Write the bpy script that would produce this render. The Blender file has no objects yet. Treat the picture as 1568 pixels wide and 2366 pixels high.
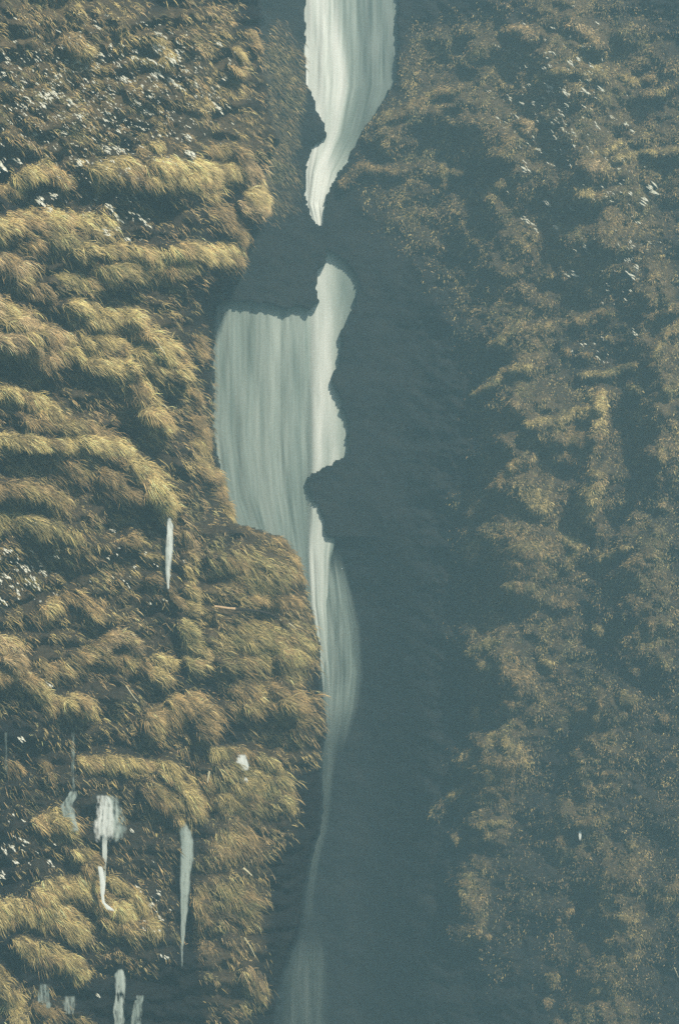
import bpy, math
import numpy as np

rng = np.random.default_rng(11)
sc = bpy.context.scene
COL = sc.collection

# ------------------------------------------------------------------ camera, sky, sun, exposure
D = 100.0            # metres from the camera to the reference plane of the cliff (y = 0)
S = 40.0             # cliff units per metre on that plane (survey grid: 1568 x 2366 over the view)
CU, CV = 784.0, 1183.0

cam = bpy.data.cameras.new('camera')
cam.sensor_fit = 'VERTICAL'
cam.sensor_height = 24.0
cam.lens = 24.0 * D / (2366.0 / S)
cam.clip_start = 0.5
cam.clip_end = 3000.0
camo = bpy.data.objects.new('camera', cam)
COL.objects.link(camo)
camo.location = (0, -D, 0)
camo.rotation_euler = (math.radians(90), 0, 0)
sc.camera = camo

SUN_EL = math.radians(40)
SUN_AZ = math.radians(155)      # clockwise from north (+y): front right of the cliff
world = bpy.data.worlds.new('World')
sc.world = world
world.use_nodes = True
nt = world.node_tree
sky = nt.nodes.new('ShaderNodeTexSky')
sky.sky_type = 'NISHITA'
sky.sun_disc = False
sky.sun_elevation = SUN_EL
sky.sun_rotation = SUN_AZ
sky.air_density = 1.0
sky.dust_density = 1.5
bg = nt.nodes['Background']
bg.inputs['Strength'].default_value = 0.09
nt.links.new(sky.outputs[0], bg.inputs['Color'])

sun = bpy.data.lights.new('sun', 'SUN')
sun.energy = 4.2
sun.angle = math.radians(2.5)
sun.color = (1.0, 0.90, 0.74)
suno = bpy.data.objects.new('sun', sun)
COL.objects.link(suno)
from mathutils import Vector
sd = Vector((math.sin(SUN_AZ) * math.cos(SUN_EL), math.cos(SUN_AZ) * math.cos(SUN_EL), math.sin(SUN_EL)))
suno.rotation_euler = sd.to_track_quat('Z', 'Y').to_euler()
suno.location = (60, -80, 90)

sc.view_settings.view_transform = 'Standard'
sc.view_settings.look = 'None'
sc.view_settings.exposure = 0.25
sc.view_settings.gamma = 1.0
sc.view_settings.use_curve_mapping = False
sc.cycles.max_bounces = 5
sc.cycles.diffuse_bounces = 2
sc.cycles.transparent_max_bounces = 12
sc.cycles.volume_bounces = 1
sc.cycles.use_denoising = False

HAZE_DENSITY = 0.0021
HAZE_COLOR = (0.485, 0.845, 0.965)

# ------------------------------------------------------------------ small tools
def tag(o, label=None, cat=None, group=None, kind=None):
    if label: o['label'] = label
    if cat: o['category'] = cat
    if group: o['group'] = group
    if kind: o['kind'] = kind
    return o

def hash2(ix, iy, seed):
    h = (ix.astype(np.int64) * 374761393 + iy.astype(np.int64) * 668265263 + seed * 1442695041) & 0xFFFFFFFF
    h = ((h ^ (h >> 13)) * 1274126177) & 0xFFFFFFFF
    h = h ^ (h >> 16)
    return (h & 0xFFFFFF) / float(0xFFFFFF)

def vnoise(x, y, seed=0):
    x = np.asarray(x, float); y = np.asarray(y, float)
    ix = np.floor(x); iy = np.floor(y)
    fx = x - ix; fy = y - iy
    fx = fx * fx * (3 - 2 * fx); fy = fy * fy * (3 - 2 * fy)
    a = hash2(ix, iy, seed); b = hash2(ix + 1, iy, seed)
    c = hash2(ix, iy + 1, seed); d = hash2(ix + 1, iy + 1, seed)
    return (a * (1 - fx) + b * fx) * (1 - fy) + (c * (1 - fx) + d * fx) * fy

def fbm(x, y, seed=0, octv=4, gain=0.5):
    t = 0; a = 1; n = 0
    for i in range(octv):
        t = t + a * vnoise(x * 2 ** i + 17.3 * i, y * 2 ** i - 9.1 * i, seed + i)
        n += a; a *= gain
    return t / n            # 0..1

def sstep(a, b, x):
    t = np.clip((x - a) / (b - a), 0, 1)
    return t * t * (3 - 2 * t)

def seg_dist(u, v, pts):
    """distance from (u,v) to a polyline and the vector from its nearest point"""
    best = np.full(np.shape(u), 1e9); du = np.zeros(np.shape(u)); dv = np.zeros(np.shape(u))
    if len(pts) == 1: pts = [pts[0], (pts[0][0] + .5, pts[0][1])]
    for (x0, y0), (x1, y1) in zip(pts[:-1], pts[1:]):
        ex, ey = x1 - x0, y1 - y0
        t = np.clip(((u - x0) * ex + (v - y0) * ey) / (ex * ex + ey * ey + 1e-9), 0, 1)
        ax = u - (x0 + t * ex); ay = v - (y0 + t * ey)
        d = np.hypot(ax, ay)
        m = d < best
        best = np.where(m, d, best); du = np.where(m, ax, du); dv = np.where(m, ay, dv)
    return best, du, dv

def in_poly(u, v, poly):
    inside = np.zeros(np.shape(u), bool)
    n = len(poly)
    for i in range(n):
        x0, y0 = poly[i]; x1, y1 = poly[(i + 1) % n]
        if y0 == y1: continue
        c = ((y0 > v) != (y1 > v)) & (u < (x1 - x0) * (v - y0) / (y1 - y0) + x0)
        inside ^= c
    return inside

def world_pt(u, v, y):
    k = (D + y) / D
    return np.stack([(u - CU) / S * k, y, (CV - v) / S * k], axis=-1)

def mesh_np(name, verts, faces, mat=None, parent=None, smooth=True, attrs=None, cols=None, loc=None):
    verts = np.asarray(verts, np.float32).reshape(-1, 3)
    if loc is not None: verts = verts - np.asarray(loc, np.float32)
    faces = np.asarray(faces, np.int32)
    k = faces.shape[1]
    me = bpy.data.meshes.new(name)
    me.vertices.add(len(verts)); me.vertices.foreach_set('co', verts.ravel())
    me.loops.add(faces.size); me.loops.foreach_set('vertex_index', faces.ravel())
    me.polygons.add(len(faces))
    me.polygons.foreach_set('loop_start', np.arange(0, faces.size, k, dtype=np.int32))
    me.polygons.foreach_set('use_smooth', np.full(len(faces), smooth))
    me.update(calc_edges=True)
    for an, av in (attrs or {}).items():
        a = me.attributes.new(an, 'FLOAT', 'POINT'); a.data.foreach_set('value', np.asarray(av, np.float32).ravel())
    if cols is not None:
        a = me.attributes.new('Tone', 'FLOAT_COLOR', 'POINT')
        c = np.ones((len(verts), 4), np.float32); c[:, :3] = cols
        a.data.foreach_set('color', c.ravel())
    if mat: me.materials.append(mat)
    o = bpy.data.objects.new(name, me)
    COL.objects.link(o)
    if loc is not None: o.location = loc
    if parent: o.parent = parent
    return o

# ------------------------------------------------------------------ materials
def new_mat(name, rough=0.9, spec=0.15):
    m = bpy.data.materials.new(name); m.use_nodes = True
    b = m.node_tree.nodes['Principled BSDF']
    b.inputs['Roughness'].default_value = rough
    b.inputs['Specular IOR Level'].default_value = spec
    return m, m.node_tree, b

def noise_node(t, scale, detail=5, rough=.6, vec=None):
    n = t.nodes.new('ShaderNodeTexNoise'); n.inputs['Scale'].default_value = scale
    n.inputs['Detail'].default_value = detail; n.inputs['Roughness'].default_value = rough
    if vec is not None: t.links.new(vec, n.inputs['Vector'])
    return n

def ramp(t, fac, stops):
    r = t.nodes.new('ShaderNodeValToRGB'); t.links.new(fac, r.inputs[0])
    e = r.color_ramp.elements
    while len(e) > len(stops): e.remove(e[-1])
    while len(e) < len(stops): e.new(0.5)
    for el, (p, c) in zip(e, stops):
        el.position = p; el.color = (*c, 1)
    return r

# wet dark basalt, with thin soil and moss where the cover attribute is high
M_rock, t, b = new_mat('wet_rock_and_soil', 0.85, 0.2)
tc = t.nodes.new('ShaderNodeTexCoord')
n1 = noise_node(t, 0.7, 8, .65, tc.outputs['Object'])
n2 = noise_node(t, 5.0, 6, .7, tc.outputs['Object'])
rk = ramp(t, n1.outputs['Fac'], [(0.3, (.006, .008, .009)), (0.55, (.012, .014, .014)), (0.75, (.022, .021, .017))])
so = ramp(t, n2.outputs['Fac'], [(0.3, (.05, .042, .020)), (0.55, (.15, .11, .055)), (0.75, (.27, .20, .11))])
at = t.nodes.new('ShaderNodeAttribute'); at.attribute_name = 'cover'
mx = t.nodes.new('ShaderNodeMix'); mx.data_type = 'RGBA'
t.links.new(at.outputs['Fac'], mx.inputs[0]); t.links.new(rk.outputs[0], mx.inputs[6]); t.links.new(so.outputs[0], mx.inputs[7])
t.links.new(mx.outputs[2], b.inputs['Base Color'])
bp = t.nodes.new('ShaderNodeBump'); bp.inputs['Strength'].default_value = 0.8; bp.inputs['Distance'].default_value = 0.12
t.links.new(n2.outputs['Fac'], bp.inputs['Height']); t.links.new(bp.outputs[0], b.inputs['Normal'])

M_blade, t, b = new_mat('dry_grass', 0.6, 0.25)
a = t.nodes.new('ShaderNodeAttribute'); a.attribute_name = 'Tone'
t.links.new(a.outputs['Color'], b.inputs['Base Color'])

M_leaf, t, b = new_mat('pale_leaf', 0.35, 0.5)
tc = t.nodes.new('ShaderNodeTexCoord')
n = noise_node(t, 9.0, 3, .5, tc.outputs['Object'])
r = ramp(t, n.outputs['Fac'], [(0.35, (.38, .38, .28)), (0.75, (.68, .67, .56))])
t.links.new(r.outputs[0], b.inputs['Base Color'])

def bark_mat(name, c0, c1):
    m, t, b = new_mat(name, 0.8, 0.2)
    tc = t.nodes.new('ShaderNodeTexCoord')
    n = noise_node(t, 8.0, 5, .7, tc.outputs['Object'])
    r = ramp(t, n.outputs['Fac'], [(0.35, c0), (0.7, c1)])
    t.links.new(r.outputs[0], b.inputs['Base Color'])
    return m
M_branch_pale = bark_mat('bare_pale_wood', (.45, .30, .16), (.70, .50, .30))
M_branch_dark = bark_mat('wet_dark_bark', (.02, .02, .018), (.06, .05, .035))
M_straw = bark_mat('straw', (.55, .48, .28), (.80, .72, .48))

# falling water: white foam strands over thinner grey water, broken along the flow
def water_mat(name, soft):
    m, t, b = new_mat(name, 0.5, 0.4)
    fl = t.nodes.new('ShaderNodeAttribute'); fl.attribute_name = 'flow_across'
    fa = t.nodes.new('ShaderNodeAttribute'); fa.attribute_name = 'flow_along'
    fo = t.nodes.new('ShaderNodeAttribute'); fo.attribute_name = 'foam'
    op = t.nodes.new('ShaderNodeAttribute'); op.attribute_name = 'opacity'
    cx = t.nodes.new('ShaderNodeCombineXYZ')
    t.links.new(fl.outputs['Fac'], cx.inputs[0]); t.links.new(fa.outputs['Fac'], cx.inputs[1])
    mp = t.nodes.new('ShaderNodeMapping'); mp.inputs['Scale'].default_value = (1.0, 0.05, 1)
    t.links.new(cx.outputs[0], mp.inputs[0])
    n = noise_node(t, 1.05, 6, .6, mp.outputs[0]); n.inputs['Distortion'].default_value = 0.3
    mp2 = t.nodes.new('ShaderNodeMapping'); mp2.inputs['Scale'].default_value = (1.0, 0.12, 1)
    t.links.new(cx.outputs[0], mp2.inputs[0])
    nb = noise_node(t, 0.25, 5, .6, mp2.outputs[0])
    # foam amount = attribute + strand noise
    s1 = t.nodes.new('ShaderNodeMath'); s1.operation = 'MULTIPLY_ADD'
    t.links.new(n.outputs['Fac'], s1.inputs[0]); s1.inputs[1].default_value = 0.6; s1.inputs[2].default_value = -0.3
    s2 = t.nodes.new('ShaderNodeMath'); s2.operation = 'MULTIPLY_ADD'
    t.links.new(nb.outputs['Fac'], s2.inputs[0]); s2.inputs[1].default_value = 0.5; s2.inputs[2].default_value = -0.25
    s3 = t.nodes.new('ShaderNodeMath'); s3.operation = 'ADD'
    t.links.new(s1.outputs[0], s3.inputs[0]); t.links.new(s2.outputs[0], s3.inputs[1])
    s4 = t.nodes.new('ShaderNodeMath'); s4.operation = 'ADD'
    t.links.new(s3.outputs[0], s4.inputs[0]); t.links.new(fo.outputs['Fac'], s4.inputs[1])
    r = ramp(t, s4.outputs[0], [(0.0, (.04, .065, .06)), (0.42, (.20, .255, .225)), (0.72, (.42, .48, .43)), (1.0, (.77, .80, .75))])
    t.links.new(r.outputs[0], b.inputs['Base Color'])
    # opacity broken by the same strands
    o1 = t.nodes.new('ShaderNodeMath'); o1.operation = 'MULTIPLY_ADD'
    t.links.new(n.outputs['Fac'], o1.inputs[0]); o1.inputs[1].default_value = soft * 2; o1.inputs[2].default_value = 1 - soft
    o2 = t.nodes.new('ShaderNodeMath'); o2.operation = 'MULTIPLY'; o2.use_clamp = True
    t.links.new(o1.outputs[0], o2.inputs[0]); t.links.new(op.outputs['Fac'], o2.inputs[1])
    t.links.new(o2.outputs[0], b.inputs['Alpha'])
    return m
M_water = water_mat('falling_water', 0.0)
M_spray = water_mat('thin_spray', 0.8)
M_jet = water_mat('small_jet_water', 0.5)

# ------------------------------------------------------------------ the lay of the cliff
# edge of the near left wall against the gorge, top to bottom
EDGE_L = np.array([(-700,590),(60,600),(230,618),(320,640),(400,606),(480,612),(520,580),(600,562),(645,530),(700,487),
                   (1000,487),(1080,502),(1150,522),(1214,548),(1227,598),(1247,655),(1290,684),(1340,700),(1420,718),
                   (1480,733),(1600,739),(1690,752),(1715,744),(1750,738),(1850,742),(1920,735),(1980,715),(2050,705),
                   (2150,690),(2250,650),(2400,625),(3200,610)], float)
# the slot in the far rock where the main fall shows
SLOT_A = [(706,-700),(706,190),(722,215),(735,260),(750,285),(757,315),(720,345),(708,385),(706,450),(720,500),(738,520),
          (745,518),(752,455),(772,410),(800,370),(850,280),(895,215),(917,180),(920,-700)]
SLOT_B = [(746,566),(752,576),(757,606),(739,622),(732,660),(736,688),(740,702),(722,706),(712,716),(694,708),(662,715),(640,709),(618,702),(600,704),(575,696),(530,700),(518,694),
          (503,708),(497,750),(495,1000),(515,1100),(520,1170),(480,1215),(480,1900),(560,3200),(850,3200),(860,1700),
          (850,1500),(800,1330),(765,1290),(757,1250),(745,1215),(751,1204),(738,1186),(734,1168),(722,1160),(718,1144),(711,1136),(709,1106),(722,1092),(742,1084),
          (780,1062),(806,1046),(800,1010),(804,985),(797,955),(786,945),(788,925),(778,905),(764,878),(768,860),(780,850),(782,815),(790,790),(786,765),(800,745),(806,725),(822,705),(818,690),
          (829,662),(822,634),(806,616),(798,604),(784,600),(776,590),(764,584)]
WATER_Y = 46.0

def macro(u, v):
    """depth of the bare rock, without ledges"""
    wu = u + (fbm(u / 28, v / 22, 31, 4) - .5) * 22 ; wv = v + (fbm(u / 24, v / 26, 47, 4) - .5) * 16
    hf = (vnoise(u / 9, v / 8, 90) - .5) * 8 + (vnoise(u / 4.5, v / 4.5, 91) - .5) * 5
    uL = np.interp(wv, EDGE_L[:, 0], EDGE_L[:, 1])
    dL = uL - (u + (wu - u) * .5 + hf * .5)
    yl = -14 + 13 * np.clip((u + 300) / 900, 0, 1) ** 1.3
    yl = yl + 5 * np.clip(1 - dL / 90, 0, 1) ** 2
    yl = yl + 6 * sstep(440, 500, u) * sstep(1230, 1180, v)
    # far side of the gorge: comes forward to the right in broad buttresses
    yr = 45.15 - 8.5 * sstep(860, 1560, u) - 3 * sstep(1300, 1800, u)
    yr = yr - 2 * np.exp(-((u - 1180 + (v - 900) * .05) / 150) ** 2)
    yr = yr + 4.4 * sstep(1180, 1420, v) * sstep(1000, 820, u)
    slot = (v < 1400) & (in_poly(u + (wu - u) * .3 + hf * .5, v + (wv - v) * .3 + hf * .4, SLOT_A) | in_poly(u + (wu - u) * .12 + hf * .5, v + (wv - v) * .10 + hf * .4, SLOT_B))
    yr = np.where(slot, 51.0 - 1.9 * sstep(1230, 1400, v), yr)
    near = sstep(-5, 5, dL)
    y = yl * near + yr * (1 - near)
    return y, near, slot

# grassy humps: (ridge line, radius, lushness, tint, label, kind)
#   tint: y straw yellow, o orange brown, p pinkish straw, g olive green
MASS = [([(905,300),(1050,235),(1170,330),(1150,450)],62,2.2),([(1310,60),(1340,330),(1390,560)],120,3.4),([(1215,800),(1175,980)],80,2.6),
        ([(1240,990),(1200,1150),(1190,1330)],115,4.2),([(1375,920),(1370,1190)],50,3.0),([(1130,1500),(1190,1640)],80,3.0),([(1135,1740),(1120,1900)],80,3.2),
        ([(1510,640),(1530,1060)],75,2.4),([(1390,1640),(1340,1950)],75,2.2),([(1085,2020),(1075,2150)],60,2.0),([(1440,2030),(1360,2500)],95,2.8),([(1490,1250),(1500,1500)],80,2.0)]
T = []
def tus(pts, r, d, tint, label): T.append((pts, r, d, tint, label))
tus([(30,430),(60,397),(110,388),(145,420)],18,.9,'y','arched straw-coloured tussock curling over a dark hollow at the upper left edge')
tus([(-40,440),(28,434)],11,.55,'o','low strip of brown grass left of the arched tussock near the left edge')
tus([(215,397),(270,377),(310,397)],24,.75,'y','pointed straw tussock left of the brightest yellow upper ledge')
tus([(350,402),(400,397),(478,404),(486,430)],32,1.0,'y','brightest yellow grass ledge high on the left wall')
tus([(500,392),(545,385),(585,402),(590,450),(578,478)],26,.8,'p','pinkish grass hump at the wall edge right of the bright yellow ledge')
tus([(604,450),(610,488)],9,.8,'o','small orange grass tip hanging at the wall edge beside the upper gorge')
tus([(500,490),(522,512),(556,558)],22,.4,'o','sparse brown grass patch below the pinkish hump at the gorge edge')
tus([(-40,525),(60,508),(130,516),(190,508),(225,505),(238,538)],24,1.0,'y','long yellow grass roll crossing in from the left edge below the arched tussock')
tus([(60,556),(140,556),(205,582)],26,.6,'g','olive grass apron hanging under the long yellow roll')
tus([(240,582),(320,582),(380,592),(450,577),(528,582),(543,606)],21,.95,'y','level straw ledge running right to the dark recess beside the fall')
tus([(140,642),(200,652),(260,624),(330,612),(420,622)],26,.55,'g','dull green-brown grass under the level straw ledge')
tus([(-40,590),(36,612),(58,640)],25,.6,'p','pinkish grass hump on the left edge under the long yellow roll')
tus([(72,662),(108,668),(128,700)],18,.45,'p','small faded pink hump in the dark band above the big slanting ridge')
tus([(-40,700),(40,732),(80,770),(150,792)],28,.85,'p','upper end of the big slanting grass ridge at the left edge')
tus([(185,815),(225,832),(280,852),(320,902),(350,958),(370,985)],26,.95,'y','long slanting grass ridge sweeping down to a point left of the broad curtain')
tus([(165,722),(240,732),(296,742),(340,782),(382,812),(418,858)],25,.9,'y','straw grass shoulder with a white stalk pointing at the broad curtain')
tus([(180,782),(260,802),(330,832),(385,862)],26,.6,'y','thinner grass between the straw shoulder and the slanting ridge')
tus([(-40,782),(60,802),(118,832)],27,.7,'p','pale grass slope at the left edge between the two slanting ridges')
tus([(-40,900),(30,912),(80,932),(128,962)],22,.75,'y','bright grass lip on the left edge under the slanting ridge')
tus([(60,962),(130,962),(200,992),(240,1012)],22,.5,'o','brown grass fringe in shade above the fourth big ledge')
tus([(-40,1022),(60,1022),(130,1032),(180,1014)],20,.8,'y','left half of the fourth big grass ledge')
tus([(195,1015),(240,1032),(300,1052),(340,1100),(368,1140),(384,1180)],24,1.0,'y','rounded straw ledge ending just above the highest thin jet')
tus([(120,1076),(200,1092),(260,1118),(315,1150)],24,.4,'o','dim brown grass under the rounded straw ledge')
tus([(-40,1132),(80,1134),(150,1162)],22,.5,'o','brown grass band at the left edge below the fourth ledge')
tus([(-40,1204),(60,1206),(120,1226),(180,1252)],26,.4,'g','faint olive grass band left of the highest thin jet')
tus([(286,1252),(300,1238),(320,1252)],10,.6,'y','small ring-shaped grass tuft left of the highest thin jet')
tus([(332,1282),(364,1285)],10,.7,'y','little yellow tuft touching the left side of the highest thin jet')
tus([(345,1335),(366,1337)],8,.6,'o','tiny orange tuft beside the foot of the highest thin jet')
tus([(80,1422),(130,1387),(170,1372),(210,1400),(230,1420)],16,.6,'o','tent-shaped brown grass hump in the middle of the left wall')
tus([(90,1535),(150,1540),(205,1512),(226,1494)],18,.55,'o','left limb of the brown grass heap at mid height on the left wall')
tus([(232,1496),(262,1466),(300,1478),(312,1502)],15,.65,'p','peak of the brown grass heap at mid height on the left wall')
tus([(240,1520),(300,1528),(350,1544),(380,1572)],18,.6,'o','trailing right end of the brown grass heap at mid height')
tus([(360,1520),(396,1532)],15,.65,'y','round straw tuft between the brown heap and the grassy buttress')
tus([(-30,1482),(22,1490),(30,1530)],28,.7,'p','smooth pink-brown hump cut by the left edge of the view')
tus([(-40,1562),(50,1562),(88,1590),(104,1610)],17,.85,'y','yellow grass strip under the smooth pink-brown hump')
tus([(115,1628),(180,1612),(200,1642)],18,.75,'y','yellow-green grass clump right of the strip under the pink hump')
tus([(352,1672),(400,1624),(440,1622),(468,1650),(480,1682)],27,.8,'o','large orange-brown grass head left of the buttress foot')
tus([(428,1440),(436,1490),(448,1540)],18,.6,'g','upright olive grass seam down the left side of the buttress')
tus([(458,1500),(466,1535)],15,.85,'y','glowing yellow patch on the left side of the grassy buttress')
tus([(552,1219),(600,1231),(650,1251),(682,1292),(697,1340)],11,.55,'o','orange grass rim along the top of the big buttress against the curtain')
tus([(520,1290),(570,1330),(640,1340)],42,.5,'g','shaggy grass covering the upper face of the big buttress')
tus([(560,1392),(620,1380),(690,1388)],12,.6,'o','orange grass line above the fallen branch on the buttress')
tus([(540,1480),(600,1500),(670,1530)],55,.55,'g','olive matted grass below the fallen branch on the buttress')
tus([(560,1600),(640,1620),(700,1640)],40,.5,'o','brown grass skirt at the lower right of the big buttress')
tus([(442,965),(464,1000),(460,1070),(498,1112),(520,1162),(538,1208)],17,.5,'o','narrow orange grass rib along the left edge of the broad curtain')
tus([(455,775),(466,825)],13,.4,'o','faint orange grass streak beside the top left corner of the broad curtain')
tus([(442,895),(452,930)],14,.4,'o','dim grass spot left of the broad curtain at its upper third')
tus([(388,1362),(408,1388),(424,1402)],9,.6,'o','short orange grass curl at the foot of the highest thin jet')
tus([(430,1312),(440,1372),(440,1422)],13,.55,'y','upright grass strip right of the highest thin jet')
tus([(400,1222),(430,1242),(440,1282)],17,.45,'p','faded pink patch right of the top of the highest thin jet')
tus([(190,1764),(250,1758),(320,1768),(360,1768)],18,.8,'y','left part of the grass ledge above the fan-shaped cascade')
tus([(375,1768),(410,1792),(438,1832),(450,1872)],21,.85,'y','drooping right end of the grass ledge above the fan-shaped cascade')
tus([(340,1815),(370,1835),(410,1852)],20,.5,'o','ragged brown grass hanging under the ledge above the long jet')
tus([(402,1886),(412,1902)],13,.5,'p','pink tuft directly over the top of the long jet')
tus([(18,1762),(42,1774)],13,.5,'o','left one of two small brown tufts over the left weeping rock')
tus([(98,1764),(114,1784)],14,.55,'o','right one of two small brown tufts over the left weeping rock')
tus([(95,1895),(130,1884),(158,1910)],21,.95,'y','domed golden tussock left of the fan-shaped cascade')
tus([(172,1972),(200,1968),(228,1992)],13,.8,'y','bright grass crest beside the thread of water below the fan')
tus([(196,2004),(222,2040)],17,.6,'o','brown grass neck under the crest beside the thread of water')
tus([(90,2064),(140,2044),(200,2036),(236,2066)],24,1.0,'y','big golden grass mound left of where the thread of water lands')
tus([(240,2098),(270,2104),(302,2134)],26,1.0,'y','glowing straw tuft where the thread of water ends')
tus([(252,2034),(292,2054),(330,2100),(358,2150)],17,.75,'y','grass spur sloping down right from the end of the thread of water')
tus([(-40,2112),(50,2100),(110,2104),(150,2114),(182,2152)],27,1.0,'y','wide golden grass fringe at the lower left edge')
tus([(50,2178),(120,2204),(170,2224),(182,2242)],22,.85,'y','second row of golden grass under the wide fringe at lower left')
tus([(-20,2240),(20,2290),(40,2340),(60,2400)],22,.7,'y','grass running down the bottom left corner')
tus([(85,2322),(140,2344)],19,.45,'o','dim brown tuft between the two faint bottom splashes')
tus([(180,2350),(215,2372)],14,.45,'o','brown tuft at the bottom edge left of the lowest cascade')
tus([(490,1738),(560,1734),(620,1762),(656,1812),(664,1860)],14,.6,'g','pale grass rim over the rounded mound with two white splashes')
tus([(530,1812),(600,1828)],55,.5,'g','olive grass on the rounded mound with two white splashes')
tus([(470,1790),(478,1830)],18,.5,'o','brown grass left of the rounded mound with two splashes')
tus([(500,1955),(560,1928),(600,1950)],34,.4,'o','dull brown grass below the rounded mound with two splashes')
tus([(460,2050),(462,2120)],18,.4,'o','faint reddish grass strip right of the long jet')
tus([(520,2050),(570,2100)],34,.35,'g','faded olive grass on the lower middle wall')
tus([(470,2184),(482,2200)],14,.45,'o','small brown tuft near the tip of the long jet')
tus([(575,2240),(600,2300)],20,.42,'p','pinkish grass edge at the lower right of the left wall')
tus([(355,92),(380,140)],20,.5,'y','straw grass tuft near the top left among pale leaves')
tus([(150,95),(200,120)],18,.5,'o','brown grass tuft in the top left corner')
tus([(540,115),(562,128)],10,.95,'y','vivid yellow leaf tuft high up left of the upper chute')
tus([(535,152),(556,168)],9,.85,'y','smaller yellow tuft just under the vivid yellow one')
tus([(575,75),(592,110)],11,.5,'o','reddish grass streak at the top edge left of the upper chute')
tus([(320,350),(365,340)],13,.55,'o','brown arched tuft above the bright yellow ledge')
tus([(480,340),(530,345),(560,370)],15,.55,'o','brown grass arc above the pinkish hump')
N_LEFT = len(T)
# right wall: bushy cover seen through the mist
tus([(884,272),(934,252),(984,222),(1049,209)],13,.45,'o','slanting brown shrub line rising right of the upper chute')
tus([(792,428),(834,384),(934,397)],12,.25,'o','very faint brown ledge right of the narrow neck of the chute')
tus([(1022,380),(1030,428)],8,.32,'g','faint upright green streak on the shaded wall right of the chute')
tus([(1052,400),(1070,396)],11,.34,'g','small green bush on the shaded wall right of the chute')
tus([(1119,456),(1154,424)],12,.38,'o','short slanting brown tuft left of the pale leaves on the right wall')
tus([(1174,66),(1234,82)],17,.6,'p','pinkish shrub at the top edge of the right wall')
tus([(1334,64),(1384,108)],16,.6,'p','second pinkish shrub along the top edge nearer the right corner')
tus([(1244,178),(1304,162)],12,.55,'y','flat straw shrub among the pale leaves of the upper right')
tus([(1344,160),(1394,172)],17,.75,'y','bright straw bush in the middle of the upper right wall')
tus([(1439,175),(1474,191),(1504,176)],9,.65,'y','V-shaped grass line near the upper right edge')
tus([(1489,220),(1556,200)],9,.45,'o','thin brown line of grass at the upper right edge')
tus([(1206,285),(1222,298)],14,.8,'p','small bright pink-orange bush on the upper right wall')
tus([(1359,362),(1434,332)],10,.6,'y','rising grass line left of the long level one on the right wall')
tus([(1414,372),(1459,356),(1600,345)],9,.6,'y','long level grass line reaching the right edge')
tus([(1362,388),(1374,394)],25,.65,'p','round pinkish bush below the rising grass line')
tus([(1500,408),(1512,412)],15,.5,'p','small round pink bush beside the big pale leaves at upper right')
tus([(1334,452),(1384,458)],20,.42,'y','soft straw patch under the round pinkish bush')
tus([(1090,135),(1100,120)],20,.34,'g','mint green bush right of the top of the chute')
tus([(1182,320),(1152,362)],12,.34,'o','faint brown tuft left of the upper right leaves')
tus([(1409,508),(1399,552)],23,.38,'o','pale brown drape beneath the soft straw patch')
tus([(1094,914),(1129,894),(1154,866)],10,.9,'g','sharp yellow-green shrub rib at the left edge of the right wall')
tus([(1160,864),(1208,846),(1229,856)],12,.65,'y','straw bush capping the yellow-green rib')
tus([(1134,804),(1169,775),(1199,740)],10,.4,'g','faint green rib above the yellow-green one')
tus([(1224,760),(1274,756),(1324,746),(1399,724)],13,.48,'o','long brown shrub line across the middle of the right wall')
tus([(1402,780),(1408,782)],8,.6,'p','small pink tuft right of the long brown shrub line')
tus([(1300,810),(1310,812)],10,.5,'o','small brown tuft under the long brown shrub line')
tus([(1350,820),(1360,822)],8,.5,'o','tiny brown tuft between its two neighbours under the shrub line')
tus([(1344,866),(1409,861),(1464,845)],10,.5,'g','olive shrub line above the peaked bush')
tus([(1509,731),(1600,690)],10,.48,'o','rising brown line at the right edge of the middle wall')
tus([(1504,846),(1534,776),(1590,735)],13,.42,'o','steep brown rib at the right edge of the middle wall')
tus([(1219,981),(1284,976),(1334,952),(1369,945)],13,.6,'y','straw brow line leading up to the peaked bush')
tus([(1386,908),(1380,955),(1386,1005)],16,.9,'y','peaked pale bush standing highest on the right buttress')
tus([(1300,1015),(1350,1030)],42,.36,'o','brown cover under the brow of the right buttress')
tus([(1084,1186),(1129,1136),(1184,1080),(1229,1056)],13,.55,'o','long slanting shrub edge of the right buttress')
tus([(1224,1130),(1250,1175)],26,.5,'y','soft yellow patch inside the right buttress')
tus([(1354,1182),(1376,1105)],24,.6,'y','upright straw patch at the right of the buttress')
tus([(1529,1035),(1529,1068)],8,.5,'y','small drop-shaped tuft by the right edge')
tus([(1460,895),(1468,905)],14,.5,'g','round olive bush right of the peaked bush')
tus([(1536,902),(1544,908)],10,.4,'g','dim green bush close to the right edge')
tus([(1530,1168),(1540,1174)],9,.65,'p','bright little tuft low beside the right edge')
tus([(1180,930),(1190,940)],12,.55,'p','pinkish bush under the yellow-green rib')
tus([(1086,1292),(1114,1232)],14,.4,'o','brown left shoulder of the lower right buttress')
tus([(1180,1262),(1240,1282)],52,.42,'o','broad brown cover in the centre of the right buttress')
tus([(1300,1240),(1342,1266),(1312,1308)],14,.55,'y','curved straw line at the right of the broad brown cover')
tus([(1384,1290),(1449,1264)],9,.55,'y','thin rising straw line right of the buttress')
tus([(1454,1304),(1509,1286)],14,.36,'o','dim brown bush near the right edge at mid height')
tus([(1174,1356),(1234,1361)],18,.36,'g','soft green patch below the broad brown cover')
tus([(1274,1386),(1324,1396)],10,.42,'o','low brown line at the foot of the buttress cover')
tus([(1086,1514),(1109,1488),(1149,1488)],12,.55,'g','arched olive bush at the left edge of the lower right wall')
tus([(1114,1538),(1126,1542)],11,.8,'y','bright straw tuft nested under the arched olive bush')
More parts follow.
